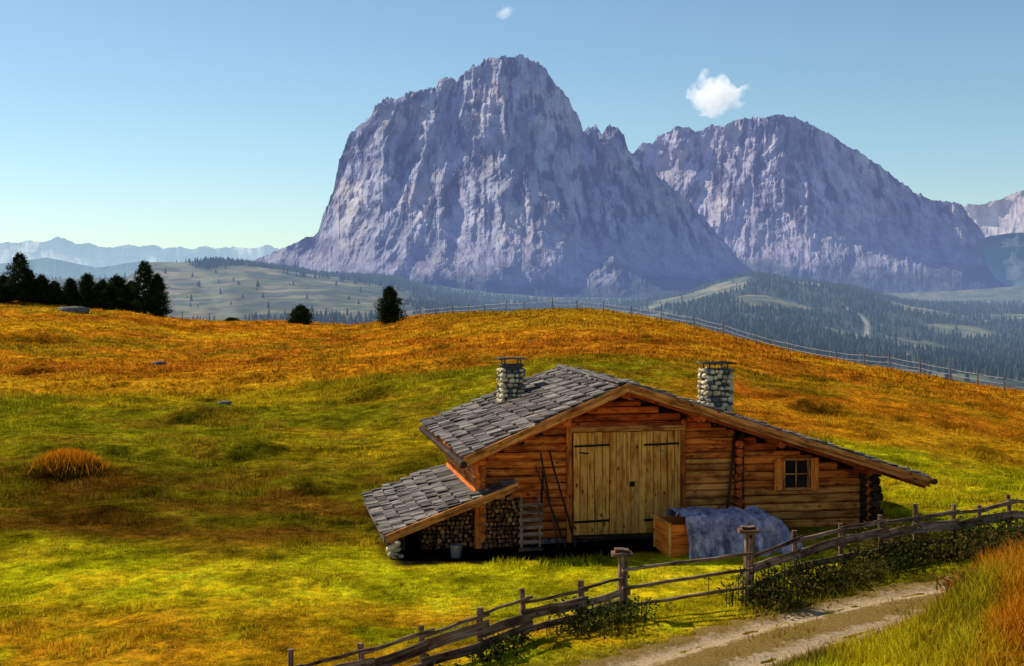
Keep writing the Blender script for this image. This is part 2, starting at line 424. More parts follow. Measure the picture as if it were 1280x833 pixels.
nt.links.new(mx.outputs[2],b.inputs['Base Color']);bump(nt,b,n1,.9,.06)
def build_road():
    P=RP;n=len(P);T=np.gradient(P,axis=0);T/=np.linalg.norm(T,axis=1)[:,None]
    Nn=np.stack([-T[:,1],T[:,0]],1)
    tt=np.linspace(0,n-1,n*5);Px=np.interp(tt,range(n),P[:,0]);Py=np.interp(tt,range(n),P[:,1]);Nx=np.interp(tt,range(n),Nn[:,0]);Ny=np.interp(tt,range(n),Nn[:,1])
    ks=np.linspace(-1,1,25);vs=[];ac=[]
    for i in range(len(tt)):
        w1=1.22+.22*float(vn(np.array([i*.13]),np.array([.3]),5)[0]);w2=1.22+.22*float(vn(np.array([i*.12]),np.array([7.3]),6)[0])
        for k in ks:
            o=k*(w1 if k>0 else w2); vs.append((Px[i]+Nx[i]*o,Py[i]+Ny[i]*o)); ac.append(o)
    vs=np.array(vs);ac=np.array(ac);z=ground_z(vs[:,0],vs[:,1])
    rut=-.06*np.exp(-((np.abs(ac)-.68)/.2)**2)
    edge=sst(.95,1.25,np.abs(ac))*.05
    z=z+.06+rut-edge+.02*fbm(vs[:,0]*3,vs[:,1]*3,8,3)
    co=np.stack([vs[:,0],vs[:,1],z],1)
    return mesh_np('dirt_road',co,grid_faces(len(tt),25),[mroad],None,True,{'ac':('FLOAT',ac)})
build_road()
# ------------------------------------------------------------ grass blades
def leafmat(name,trans=.45):
    m=bpy.data.materials.new(name);m.use_nodes=True;nt=m.node_tree;nt.nodes.clear()
    at=nd(nt,'ShaderNodeAttribute',attribute_name='col')
    d=nd(nt,'ShaderNodeBsdfDiffuse');t=nd(nt,'ShaderNodeBsdfTranslucent');mx=nd(nt,'ShaderNodeMixShader');o=nd(nt,'ShaderNodeOutputMaterial')
    mx.inputs[0].default_value=trans
    nt.links.new(at.outputs['Color'],d.inputs[0]);nt.links.new(at.outputs['Color'],t.inputs[0])
    nt.links.new(d.outputs[0],mx.inputs[1]);nt.links.new(t.outputs[0],mx.inputs[2]);nt.links.new(mx.outputs[0],o.inputs[0])
    return m
M_leaf=leafmat('grass_blade',.5)
M_needle=leafmat('needle_foliage',.15)
def blades(name,x,y,h,w,col,lean=.5,z=None):
    n=len(x)
    if z is None:z=ground_z(x,y)
    an=rng.uniform(0,2*np.pi,n);la=rng.uniform(0,2*np.pi,n);ll=h*lean*rng.uniform(.2,1.3,n)
    dx=np.cos(an)*w/2;dy=np.sin(an)*w/2
    co=np.zeros((n,3,3));co[:,0]=np.stack([x-dx,y-dy,z-.02],1);co[:,1]=np.stack([x+dx,y+dy,z-.02],1)
    co[:,2]=np.stack([x+np.cos(la)*ll,y+np.sin(la)*ll,z+h],1)
    c=np.repeat(col,3,0).reshape(n,3,3);c[:,:2]*=.5
    return mesh_np(name,co.reshape(-1,3),np.arange(3*n).reshape(n,3),[M_leaf],None,False,{'col':('FLOAT_COLOR',c.reshape(-1,3))})
def scatter(n,y0,y1,umax,pw=1.0):
    q=rng.uniform(0,1,n);y=(y0**pw+(y1**pw-y0**pw)*q)**(1/pw);u=rng.uniform(-umax,umax,n);return u*y,y
def hutfree(x,y):
    s,L=local(x,y);return ~((s>-2.1)&(s<9.9)&(L>-.15)&(L<6.2))
x,y=scatter(520000,18.5,75,.44,.9)
cl=fbm(x/.45,y/.45,21,2);keep=(rng.uniform(-.6,.8,len(x))<cl*1.2+.3)&hutfree(x,y)&(shadow_mud(x,y)<rng.uniform(.1,.7,len(x)))
rd=np.abs(road_dist(x,y));n2=fbm(x/.8,y/.8,23,2)
keep&=((rd>1.0+.3*n2)|((rd<.36+.2*n2)&(rng.uniform(0,1,len(x))<.6)))
x=x[keep];y=y[keep]
tall=fbm(x/1.3,y/1.3,25,3)+.5*fbm(x/6,y/6,26,2);h=(.032+.10*sst(.05,.7,tall))*rng.uniform(.5,1.5,len(x))*(1+y/90)
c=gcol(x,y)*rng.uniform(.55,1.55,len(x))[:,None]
wd=.012+.0006*y
blades('meadow_grass',x,y,h,wd,np.clip(c,0,.95),.8)
x,y=scatter(220000,70,195,.44,.8);cl=fbm(x/1.5,y/1.5,27,3);k=rng.uniform(-.5,.7,len(x))<cl*1.3-.05;x=x[k];y=y[k]
c=gcol(x,y)*rng.uniform(.4,1.6,len(x))[:,None]
blades('meadow_tussocks',x,y,rng.uniform(.08,.27,len(x)),.05+.0006*y,np.clip(c,0,.95),.8)
x,y=rng.uniform(3.2,16,150000),rng.uniform(17,28.5,150000);rd=road_dist(x,y)
k=(rd<-1.1)&(fbm(x/.6,y/.6,33,2)+rng.uniform(-.3,.8,len(x))>.0);x=x[k];y=y[k]
c=gcol(x,y)*rng.uniform(.4,1.9,len(x))[:,None]
blades('bank_grass',x,y,rng.uniform(.10,.42,len(x))*(.45+.55*sst(4,8,x))*(1+.5*fbm(x/1.2,y/1.2,34,2)),np.full(len(x),.022),np.clip(c,0,.95),.7)
# ------------------------------------------------------------ far forest trees
n=75000;y=np.sqrt(rng.uniform(1350**2,3700**2,n));u=rng.uniform(-.42,.46,n);x=u*y
k=rng.uniform(0,1,n)<(.008+forest_mask(x,y)**1.5*(.55+.6*fbm(x/70,y/90,97,3)));x=x[k];y=y[k];n=len(x);z=ground_z(x,y)
hh=rng.uniform(6,15,n);r=hh*rng.uniform(.20,.32,n);K=6
a=np.arange(K)*2*np.pi/K
V=np.zeros((n,2*(K+1),3));ph=rng.uniform(0,6,n)
for t,(zb,zt,rr) in enumerate(((.05,.65,1.0),(.4,1.0,.62))):
    for j in range(K):
        jr=rng.uniform(.75,1.2,n)
        V[:,t*(K+1)+j,0]=x+np.cos(a[j]+ph)*r*rr*jr;V[:,t*(K+1)+j,1]=y+np.sin(a[j]+ph)*r*rr*jr;V[:,t*(K+1)+j,2]=z+hh*zb
    V[:,t*(K+1)+K,0]=x;V[:,t*(K+1)+K,1]=y;V[:,t*(K+1)+K,2]=z+hh*zt
fl=[]
for t in range(2):
    for j in range(K): fl.append((t*(K+1)+j,t*(K+1)+(j+1)%K,t*(K+1)+K))
fl=np.array(fl);FF=(np.arange(n)[:,None,None]*(2*(K+1))+fl[None]).reshape(-1,3)
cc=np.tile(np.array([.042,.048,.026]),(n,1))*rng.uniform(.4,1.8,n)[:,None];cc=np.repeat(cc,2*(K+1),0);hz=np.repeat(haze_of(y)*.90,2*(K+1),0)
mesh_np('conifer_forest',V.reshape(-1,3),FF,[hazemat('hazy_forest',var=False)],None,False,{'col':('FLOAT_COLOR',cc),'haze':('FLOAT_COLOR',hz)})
# ------------------------------------------------------------ mountains
def mountain(name,sil,base,dr,db,haze,amps,pstep=.8,nv=340,seed=1,jag=1.6,gp=1.5,vegrow=338,rock=(.27,.265,.29),fan=None,depthback=900,warp=4,ledge=4,spires=0,diag=(),sc_=.02,lowhaze=.45,fine=9):
    sx=[s[0] for s in sil];sy=[s[1] for s in sil]
    p=np.arange(sx[0],sx[-1],pstep);r0=np.interp(p,sx,sy)+jag*fbm(p/7,p*0+.5,seed,4,.6)*1.3
    if spires:
        hi=1-sst(250,330,np.interp(p,sx,sy))
        tw=np.maximum(0,ridged(p/13,p*0+3.3,seed+2,3,.6))**1.5
        r0=r0-spires*hi*(tw-.25)-spires*.35*hi*np.abs(vn(p/2.6,p*0,seed+4))
    v=np.linspace(0,1,nv)
    P,Vv=np.meshgrid(p,v);R0=np.tile(r0,(nv,1));row=R0+(base-R0)*Vv
    DR=np.tile(dr(p),(nv,1))
    d=DR-(DR-db)*Vv**gp
    q=P+warp*fbm(P/60,row/45,seed+3,3)+2.2*fbm(P/9,row/12,seed+19,3)
    if fan is not None:
        cx,cy=fan; q=cx+(q-cx)/(1+np.clip(row-cy,0,400)/420)
    env=(1-sst(.80,1,Vv))*.9+.10
    for (sxx,syy,am,rg) in amps:
        k=seed+int(sxx)
        nn=ridged(q/sxx,row/syy,k,2,.5) if rg else fbm(q/sxx,row/syy,k,3)
        if rg: nn=np.where(nn<0,nn*1.35,nn*.8)
        mod=np.clip(1.0+1.1*fbm(P/(sxx*2.0),row/(sxx*2.0),k+5,2),.2,2) if sxx<100 else 1
        d=d-am*nn*env*mod
    for (sl,sxx,syy,am) in diag:
        qa=P+sl*row+3*fbm(P/15,row/15,seed+21,2);qb=row-sl*P*.5
        k=seed+int(sxx*3)
        d=d-am*ridged(qa/sxx,qb/syy,k,3,.55)*env*np.clip(.5+1.6*fbm(P/70,row/60,k+7,2),0,1.8)
    d=d-fine*fbm(P/4,row/6,seed+31,4,.65)*env
    d=d+ (ledge*fbm(P/50,(row+.25*P)/5,seed+9,3))*env
    u=(P-640)/F
    Xm=u*d;Zm=-(row-HY)/F*d
    co=np.stack([Xm,d,Zm],2)
    bk=[]
    for t in (.3,.7,1.0):
        db2=d[0]+depthback*t;zz=-(r0-HY)/F*d[0]*(1-t)-60*t
        bk.insert(0,np.stack([Xm[0],db2,zz],1))
    co=np.concatenate([np.array(bk),co],0);nr=nv+3
    n1=fbm(q/12,row/40,seed+5,4);n2=fbm(P/40,row/30,seed+6,4)
    c=np.tile(np.array(rock),(P.size,1))
    c=c*(1+.6*n1.ravel()[:,None])
    c=lerp(c,np.array([.44,.36,.30]),sst(.05,.4,n2.ravel())*.5)
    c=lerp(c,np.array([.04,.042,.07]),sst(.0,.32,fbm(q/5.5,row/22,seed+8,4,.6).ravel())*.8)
    sc2=sst(vegrow-75,vegrow-15,(row+18*fbm(P/25,row/40,seed+15,3)).ravel())
    c=lerp(c,np.array([.30,.275,.28]),sc2*.5)
    vg=sst(vegrow-14,vegrow+12,(row+30*fbm(P/40,row/22,seed+12,4)).ravel())
    c=lerp(c,np.array([.04,.06,.04]),vg*.9)
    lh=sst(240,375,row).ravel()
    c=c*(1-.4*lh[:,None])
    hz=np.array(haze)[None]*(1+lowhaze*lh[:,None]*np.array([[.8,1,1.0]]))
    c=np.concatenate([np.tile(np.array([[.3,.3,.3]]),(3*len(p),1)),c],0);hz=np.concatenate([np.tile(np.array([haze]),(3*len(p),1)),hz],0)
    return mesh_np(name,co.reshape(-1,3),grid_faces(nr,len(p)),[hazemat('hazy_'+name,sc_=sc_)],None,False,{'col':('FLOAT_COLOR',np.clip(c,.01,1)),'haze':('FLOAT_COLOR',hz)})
S1=[(200,352),(270,338),(330,321),(368,304),(398,292),(404,268),(412,255),(418,235),(424,200),(430,188),(437,165),(448,158),(462,143),(470,128),(488,121),(505,121),(512,113),(530,110),(545,106),(549,96),(562,96),(570,100),(577,90),(590,82),(603,76),(610,69),(630,67),(655,69),(668,74),(680,84),(690,98),(700,106),(710,120),(716,134),(724,143),(729,160),(738,158),(744,154),(752,166),(759,157),(772,158),(780,166),(786,186),(800,199),(830,224),(850,240),(870,262),(895,290),(920,320),(940,345),(965,372),(990,380)]
S1=[(a_,b_+3) if b_<250 else (a_,b_) for a_,b_ in S1]
def dr1(p): return 4750+np.where(p>665,(p-665)*2.5,(665-p)*.35)+150*np.exp(-((p-735)/18)**2)+90*np.exp(-((p-566)/14)**2)
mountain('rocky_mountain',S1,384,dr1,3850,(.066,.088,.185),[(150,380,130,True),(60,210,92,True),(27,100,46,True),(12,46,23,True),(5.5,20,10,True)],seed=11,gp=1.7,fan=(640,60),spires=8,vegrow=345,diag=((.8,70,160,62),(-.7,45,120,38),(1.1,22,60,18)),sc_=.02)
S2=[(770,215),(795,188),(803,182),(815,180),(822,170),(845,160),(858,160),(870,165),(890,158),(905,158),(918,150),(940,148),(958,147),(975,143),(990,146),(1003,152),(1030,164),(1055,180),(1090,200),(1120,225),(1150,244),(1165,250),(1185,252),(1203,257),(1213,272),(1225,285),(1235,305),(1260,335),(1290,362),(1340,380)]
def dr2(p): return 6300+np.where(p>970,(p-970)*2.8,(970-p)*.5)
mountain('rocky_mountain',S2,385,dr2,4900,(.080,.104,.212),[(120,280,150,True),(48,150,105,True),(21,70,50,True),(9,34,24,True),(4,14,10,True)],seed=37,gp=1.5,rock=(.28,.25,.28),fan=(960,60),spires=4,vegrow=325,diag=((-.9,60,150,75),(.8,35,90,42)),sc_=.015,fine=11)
S3=[(1150,300),(1195,268),(1210,256),(1225,256),(1245,251),(1262,244),(1280,238),(1310,226),(1350,236),(1400,225),(1450,262),(1520,300),(1600,350)]
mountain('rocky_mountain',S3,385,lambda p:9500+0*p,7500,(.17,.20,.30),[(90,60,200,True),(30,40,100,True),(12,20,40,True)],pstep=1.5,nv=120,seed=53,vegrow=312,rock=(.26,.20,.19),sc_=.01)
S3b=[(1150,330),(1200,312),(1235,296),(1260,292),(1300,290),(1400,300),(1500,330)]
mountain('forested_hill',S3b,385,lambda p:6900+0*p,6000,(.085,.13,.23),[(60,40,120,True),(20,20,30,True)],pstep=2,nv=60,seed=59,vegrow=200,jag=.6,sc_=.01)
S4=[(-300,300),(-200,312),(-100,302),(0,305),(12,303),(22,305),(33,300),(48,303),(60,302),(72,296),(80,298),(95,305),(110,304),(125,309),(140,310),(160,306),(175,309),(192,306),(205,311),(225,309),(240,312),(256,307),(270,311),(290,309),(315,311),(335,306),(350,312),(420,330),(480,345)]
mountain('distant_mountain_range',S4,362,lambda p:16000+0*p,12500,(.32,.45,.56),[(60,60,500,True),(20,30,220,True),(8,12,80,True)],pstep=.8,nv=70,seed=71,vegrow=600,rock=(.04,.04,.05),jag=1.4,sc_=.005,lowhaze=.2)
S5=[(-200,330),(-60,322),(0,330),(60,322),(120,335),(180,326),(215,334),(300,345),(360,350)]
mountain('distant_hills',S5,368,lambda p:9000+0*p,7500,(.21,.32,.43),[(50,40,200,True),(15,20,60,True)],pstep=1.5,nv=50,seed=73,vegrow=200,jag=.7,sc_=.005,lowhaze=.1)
# ------------------------------------------------------------ conifers
def conifer(px,top,base,wpx,seed,dk=1.0,yy=None):
    random.seed(seed)
    u=(px-640)/F
    dc=float(pch1(NC,DC,np.array([px,px]))[0]);Yt=yy or dc*.97;Xt=u*Yt
    g=gz(Xt,Yt);ht=-(top-HY)/F*Yt-g;rad=wpx/2/F*Yt
    a=Acc();a.cyl((Xt,Yt,g-.3),(Xt,Yt,g+ht*.95),.035*ht*.6,7,6,.03,taper=.1)
    root=empty('pine_tree')
    co=[];cs=[]
    nb=78
    for i in range(nb):
        t=.04+.96*(i/nb);zz=g+ht*t
        prof=min(1,(t+.14)*3.4)*(1-t)**.5
        R=rad*prof*random.uniform(.55,1.25)*1.15+.05
        an=i*2.4+random.uniform(-.4,.4)
        e=Vector((Xt+math.cos(an)*R,Yt+math.sin(an)*R,zz-R*.02))
        a.cyl((Xt,Yt,zz-.1),e,.035,5,1,0,taper=.3)
        sg=.24*(1-t)+.10
        for j in range(5+int(R*5)):
            f=random.uniform(.25,1.05);c0=Vector((Xt,Yt,zz)).lerp(e,f)
            sh=random.uniform(.4,1.7)
            for k in range(15):
                o=Vector((random.gauss(0,sg),random.gauss(0,sg),random.gauss(0,.15)))
                p=c0+o;d1=Vector((random.uniform(-1,1),random.uniform(-1,1),random.uniform(-.2,1.1))).normalized()*random.uniform(.12,.28)
                d2=Vector((random.uniform(-1,1),random.uniform(-1,1),random.uniform(-1,1))).normalized()*.06
                co+= [p-d2,p+d2,p+d1];cs+=[sh]*3
    a.make('trunk',[M_bark],root)
    co=np.array([tuple(v) for v in co]);c=np.array(cs)[:,None]*np.array([[.022,.034,.009]])*dk
    o=mesh_np('crown',co,np.arange(len(co)).reshape(-1,3),[M_needle],None,False,{'col':('FLOAT_COLOR',c)});o.parent=root
for i,(px,tp,bs,w_) in enumerate([(24,318,380,48),(52,346,382,30),(88,350,385,25),(109,344,387,32),(146,346,394,44),(180,328,402,46),(197,344,402,30),(-20,335,380,50),(4,346,380,26),(376,384,410,28),(487,360,396,32),(68,354,384,24),(128,352,392,28),(164,354,398,24),(290,402,408,9),(36,340,382,28)]):
    conifer(px,tp,bs,w_,100+i)
random.seed(5)
# ------------------------------------------------------------ hut
hut=empty('wooden_hut')
ZR=-2.33;SR=3.34;KL=.423;KR=.318;SE=-.467;SW=10.9;LF=-.9;LBr=5.8;LBe=6.9
def roof(s): return ZR-KL*(SR-s) if s<SR else ZR-KR*(s-SR)
G0=-6.35
def wall_logs(acc,s0,s1,z0,z1,L,h,mi,th=.16,jit=.008,under=.26):
    z=z0
    while z<z1:
        hh=min(h*random.uniform(.88,1.1),z1-z);zt=z+hh
        a=max(s0,SR-(ZR-under-zt)/KL);b=min(s1,SR+(ZR-under-zt)/KR)
        if b-a>.15:
            acc.beam(W(a,L+random.uniform(-.018,.018),z+hh/2),W(b,L+random.uniform(-.018,.018),z+hh/2),th,hh*.90,max(1,int((b-a)/.5)),jit,c=.25,mi=mi)
        z=zt
a2=Acc()
prof=[(.12,G0),(9.65,G0),(9.65,roof(9.65)-.32),(SR,ZR-.32),(.12,roof(.12)-.32)]
for L in (.1,5.1):
    for s,z in prof: a2.v.append(tuple(W(s,L,z)));a2.tc.append((s,z,L));a2.r.append(.3)
a2.f.append((0,1,2,3,4));a2.f.append((9,8,7,6,5));a2.m+=[0,0]
for i in range(5):
    j=(i+1)%5;a2.f.append((i,5+i,5+j,j));a2.m.append(0)
a2.make('inner_wall',[M_dark],hut)
a=Acc()
wall_logs(a,0,2.1,-6.0,-2.4,0,.19,0)
wall_logs(a,4.98,6.25,-6.0,-4.2,0,.17,1,th=.14)
wall_logs(a,4.98,6.25,-4.2,-3.45,0,.17,0,th=.14)
wall_logs(a,6.4,9.7,-5.98,-4.95,-.03,.21,1)
wall_logs(a,6.4,9.7,-4.95,-4.05,-.03,.20,0)
wall_logs(a,6.4,9.7,-4.05,-2.4,-.03,.18,2)
wall_logs(a,1.3,6.3,-3.42,-2.4,-.01,.16,2,th=.12)
wall_logs(a,4.98,6.4,-3.46,-3.2,.0,.14,2,th=.12)
wall_logs(a,0,9.7,-6.0,-2.4,5.1,.22,0)
for s in (.02,9.72):
    z=-6.0
    while z<roof(s)-.35:
        a.beam(W(s,-.25,z+.1),W(s,5.3,z+.1),.16,.19,6,.01,c=.22,mi=0);z+=.2
a.make('log_walls',[M_log,M_logR,M_gable],hut)
a=Acc()
z=-5.95
while z<-3.75:
    a.beam(W(6.32+random.uniform(-.015,.015),.1,z+.1),W(6.32+random.uniform(-.02,.02),-.2-random.uniform(0,.1),z+.1),.17,.17,1,.008,c=.25,mi=2);z+=.2
z=-5.95
while z<-4.5:
    a.beam(W(9.5,-.1,z+.1),W(9.98+random.uniform(0,.12),-.1,z+.1),.18,.18,1,.01,c=.3,mi=1)
    a.beam(W(9.76,.1,z+.2),W(9.76,-.42-random.uniform(0,.1),z+.2),.17,.17,1,.01,c=.3,mi=1);z+=.2
a.beam(W(2.13,-.1,-6.1),W(2.13,-.1,-3.0),.13,.12,4,.008,mi=0)
a.beam(W(4.95,-.1,-6.1),W(4.95,-.1,-3.25),.12,.12,4,.008,mi=0)
a.beam(W(6.02,-.14,-5.9),W(6.22,-.16,-3.6),.07,.07,3,.01,mi=1)
a.beam(W(6.45,-.16,-5.7),W(6.42,-.18,-3.5),.05,.06,3,.01,mi=1)
a.beam(W(-.05,-.12,-6.2),W(-.05,-.12,-4.1),.16,.16,3,.01,mi=0)
a.make('corner_posts',[M_log,M_dark,M_gable],hut)
# door
a=Acc();s=2.22
while s<4.86:
    w_=random.uniform(.15,.2);w_=min(w_,4.87-s)
    if abs(s-3.53)<.09: s=3.56
    if w_<.05:break
    zt=-3.5+random.uniform(-.01,.01)
    a.beam(W(s+w_/2,-.12+random.uniform(-.006,.006),-5.93),W(s+w_/2,-.12,zt),.04,w_-.014,3,.003,up=Vector((Rx,Ry,0)),mi=0);s+=w_
a.beam(W(2.12,-.15,-3.42),W(4.96,-.15,-3.42),.1,.13,3,.006,mi=3)
a.beam(W(2.2,-.16,-6.0),W(4.9,-.16,-6.0),.14,.1,3,.006,mi=2)
a.beam(W(3.54,-.145,-5.92),W(3.54,-.145,-3.5),.03,.05,2,.002,mi=0,up=Vector((Rx,Ry,0)))
for s0,s1 in ((2.24,3.1),(3.95,4.83)):
    for z in (-3.82,-5.62): a.beam(W(s0,-.155,z),W(s1,-.155,z+.02),.02,.05,2,.003,mi=1)
a.beam(W(3.6,-.16,-4.75),W(3.72,-.16,-4.75),.04,.12,1,0,mi=1)
a.beam(W(2.35,-.16,-3.97),W(2.6,-.155,-4.0),.02,.03,1,.0,mi=1)
a.make('barn_door',[M_door,M_iron,M_dark,M_trim],hut)
# window
a=Acc();s0,s1,z0,z1=7.49,8.14,-4.98,-4.25;L=-.15
a.beam(W(s0,-.125,(z0+z1)/2),W(s1,-.125,(z0+z1)/2),.02,z1-z0,1,0,c=.01,mi=1)
for z in (z0,z1): a.beam(W(s0-.07,L,z),W(s1+.07,L,z),.08,.07,1,0,mi=0)
for s in (s0,s1): a.beam(W(s,L,z0+.04),W(s,L,z1-.04),.08,.07,1,0,mi=0)
a.beam(W((s0+s1)/2,L+.005,z0+.04),W((s0+s1)/2,L+.005,z1-.04),.03,.03,1,0,mi=0)
a.beam(W(s0+.04,L+.003,(z0+z1)/2),W(s1-.04,L+.003,(z0+z1)/2),.03,.03,1,0,mi=0)
for sa in (s0-.15,s1+.15):
    a.beam(W(sa,-.17,z0-.02),W(sa,-.17,z1+.02),.03,.2,1,.002,mi=2,up=Vector((Rx,Ry,0)))
    for z in (z0+.12,z1-.12): a.beam(W(sa-.09,-.195,z),W(sa+.09,-.195,z),.02,.05,1,0,mi=2)
a.beam(W(s0-.1,-.19,z0-.06),W(s1+.1,-.19,z0-.06),.14,.04,1,0,mi=0)
a.make('window',[M_trim,M_glass,M_shut],hut)
a=Acc()
s=-.1
while s<9.8:
    w_=random.uniform(.15,.35);a.stone(W(s+w_/2,-.02,-6.12),w_*.55,.16,.13,0,math.atan2(Ry,Rx));s+=w_*.95
a.make('stone_plinth',[M_rock],hut,True)
def Lend(s): return LBe+(LBr-LBe)*max(0,min(1,(s-SE)/(SR-SE)))
a=Acc()
a.prism([W(SE,LF,roof(SE)),W(SR,LF,ZR),W(SR,LBr,ZR),W(SE,LBe,roof(SE))],.09,0)
a.prism([W(SR,LF,ZR),W(SW,LF,roof(SW)),W(SW,LBr,roof(SW)),W(SR,LBr,ZR)],.09,0)
a.make('roof_boards',[M_gable],hut)
a=Acc()
def shingle_slope(acc,sA,sB,step,lfn,L0,z_of,sgn):
    n=int(abs(sB-sA)/step)+1
    for i in range(n):
        q0=sA+(sB-sA)*i/n;q1=sA+(sB-sA)*(i+1.55)/n
        if (q1-sB)*(sB-sA)>0:q1=sB
        L=L0+random.uniform(-.05,.05)
        le=lfn(q0)+random.uniform(-.1,.1)
        while L<le:
            w_=random.uniform(.14,.42)
            d0=random.uniform(-.08,.08);lift=random.uniform(.0,.055)
            a_=W(q0-sgn*abs(d0),L+w_/2,z_of(q0)+.07+lift);b_=W(q1,L+w_/2,z_of(q1)+.03)
            tw=random.uniform(-.06,.06)
            acc.ring(a_,b_,[(-w_/2+.012,-.02),(w_/2-.012,-.02),(w_/2-.012,.02),(-w_/2+.012,.02)],1,.012,tw=tw,mi=0)
            L+=w_
random.seed(9)
shingle_slope(a,SE-.08,SR+.05,.29,Lend,LF-.03,roof,1)
shingle_slope(a,SW+.05,SR-.02,.3,lambda s:LBr,LF-.03,roof,-1)
a.beam(W(SR-.12,LF-.04,ZR+.07),W(SR-.12,LBr+.05,ZR+.07),.26,.03,8,.012)
a.make('roof_shingles',[M_shingle],hut)
a=Acc()
for (sa,sb) in ((SE-.05,SR),(SW+.05,SR)):
    a.beam(W(sa,LF-.02,roof(sa)-.07),W(sb,LF-.02,roof(sb)-.07),.06,.17,8,.005,mi=0)
    a.beam(W(sa,LF-.07,roof(sa)+.01),W(sb,LF-.07,roof(sb)+.01),.06,.09,8,.006,mi=0)
    a.beam(W(sa,LF+.22,roof(sa)-.17),W(sb,LF+.22,roof(sb)-.17),.1,.12,4,.005,mi=2)
for s in (.15,1.9,SR,5.2,7.2,9.5):
    a.cyl(W(s,LF+.12,roof(s)-.24),W(s,5.6,roof(s)-.24),.1,9,5,.008,mi=2)
a.cyl(W(SE-.08,LF-.1,roof(SE)-.14),W(SE-.08,LBe,roof(SE)-.14),.085,9,8,.008,mi=3)
a.cyl(W(SW+.1,LF-.18,roof(SW)-.03),W(SW+.1,LBr,roof(SW)-.03),.075,9,8,.008,mi=3)
a.make('roof_beams',[M_trim,M_shingle,M_gable,M_dark],hut)
def chimney(s,L,w,top):
    a=Acc();zb=roof(s)-.5
    a.beam(W(s,L,zb),W(s,L,top),w*.80,w*.80,1,0,mi=1,up=Vector((Rx,Ry,0)))
    z=zb+.1
    while z<top-.02:
        for side in range(4):
            t=-w/2
            while t<w/2-.04:
                ww=random.uniform(.08,.24);ww=min(ww,w/2-t);hz=random.uniform(.04,.08)
                cpos={0:(s+t+ww/2,L-w*.42),1:(s+t+ww/2,L+w*.42),2:(s-w*.42,L+t+ww/2),3:(s+w*.42,L+t+ww/2)}[side]
                rx,ry=(ww*.46,.07) if side<2 else (.07,ww*.46)
                a.stone(W(cpos[0],cpos[1],z+random.uniform(-.03,.03)),rx,ry,hz*.9,random.choice((0,0,0,3)),math.atan2(Ry,Rx));t+=ww
        z+=.135
    for i,j in ((-1,-1),(1,-1),(-1,1),(1,1)):
        a.cyl(W(s+i*w*.33,L+j*w*.33,top-.02),W(s+i*w*.33,L+j*w*.33,top+.16),.016,6,1,mi=2)
    a.beam(W(s-w*.58,L,top+.17),W(s+w*.58,L,top+.19),w*1.05,.025,3,.012,mi=2)
    a.beam(W(s-w*.45,L,top+.005),W(s+w*.45,L,top+.005),w*.9,.04,1,.004,mi=1)
    a.make('chimney',[M_stone,M_mortar,M_metal,M_rock],hut,True)
chimney(1.55,4.3,.66,-2.14);chimney(6.2,1.15,.72,-2.13)
# lean-to
l0,l1=-2.25,.75;zl=lambda s:-5.69+.372*(s-(-2.2));LFn,LBk=-.75,5.2
a=Acc();a.prism([W(l0,LFn,zl(l0)),W(l1,LFn,zl(l1)),W(l1,-.2,zl(l1)),W(l0,-.2,zl(l0))],.06,0)
a.prism([W(l0,-.2,zl(l0)),W(-.12,-.2,zl(-.12)),W(-.12,LBk,zl(-.12)),W(l0,LBk,zl(l0))],.06,0)
a.beam(W(l0-.04,LFn-.02,zl(l0)-.05),W(l1,LFn-.02,zl(l1)-.05),.06,.16,5,.006,mi=1)
a.beam(W(l0-.04,LFn-.07,zl(l0)+.02),W(l1,LFn-.07,zl(l1)+.02),.05,.08,5,.006,mi=1)
a.cyl(W(l0+.15,LFn+.1,zl(l0)-.15),W(l0+.15,LBk,zl(l0)-.15),.08,8,4,.008,mi=1)
a.beam(W(l0-.07,LFn-.1,zl(l0)-.03),W(l0-.07,LBk,zl(l0)-.03),.05,.15,6,.008,mi=2)
for s,L in ((l0+.18,LFn+.2),(l0+.18,2.),(l0+.18,4.9)): a.beam(W(s,L,G0),W(s,L,zl(s)-.1),.12,.12,2,.008,mi=1)
for i in range(16):
    a.beam(W(l0+.3,LFn+.6+i*.37,-6.15+.0),W(l0+.3,LFn+.6+i*.37,zl(l0+.3)-.08),.04,.33,1,.005,up=Vector((Rx,Ry,0)),mi=3)
a.make('lean_to',[M_gable,M_trim,M_shingle,M_dark],hut)
a=Acc()
shingle_slope(a,l0-.08,l1,.27,lambda s:(LBk if s<-.35 else -.22),LFn-.03,lambda s:zl(s),1)
a.make('lean_to_shingles',[M_shingle],hut)
# firewood
a=Acc();random.seed(3)
for row_ in range(13):
    z=-6.18+row_*.1
    s=-1.35+(row_%2)*.05
    while s<1.0:
        r=random.uniform(.038,.062)
        lim=zl(min(s,l1))-.2 if s<l1 else -4.95
        if z<lim and not (s>.72 and z>-5.0):
            L=-.22-random.uniform(0,.12) if s>0 else .1-random.uniform(0,.15)
            a.cyl(W(s,L,z),W(s,L+.5,z),r,random.choice((5,6,7,4)),1,.006,mi=0,mend=1)
        s+=r*2.05
a.make('firewood_pile',[M_bark,M_logend],None)
a=Acc()
for i in range(9): a.stone(W(-2.1+random.uniform(-.12,.15),-.75+random.uniform(-.15,.1),-6.22+i*.05),random.uniform(.06,.13),random.uniform(.06,.12),random.uniform(.04,.07),0,random.random())
a.make('stone_pier',[M_stone],None,True)
def poleobj(name,p0,p1,r,mat):
    a=Acc();a.cyl(p0,p1,r,7,6,.012,taper=.75);return a.make(name,[mat])
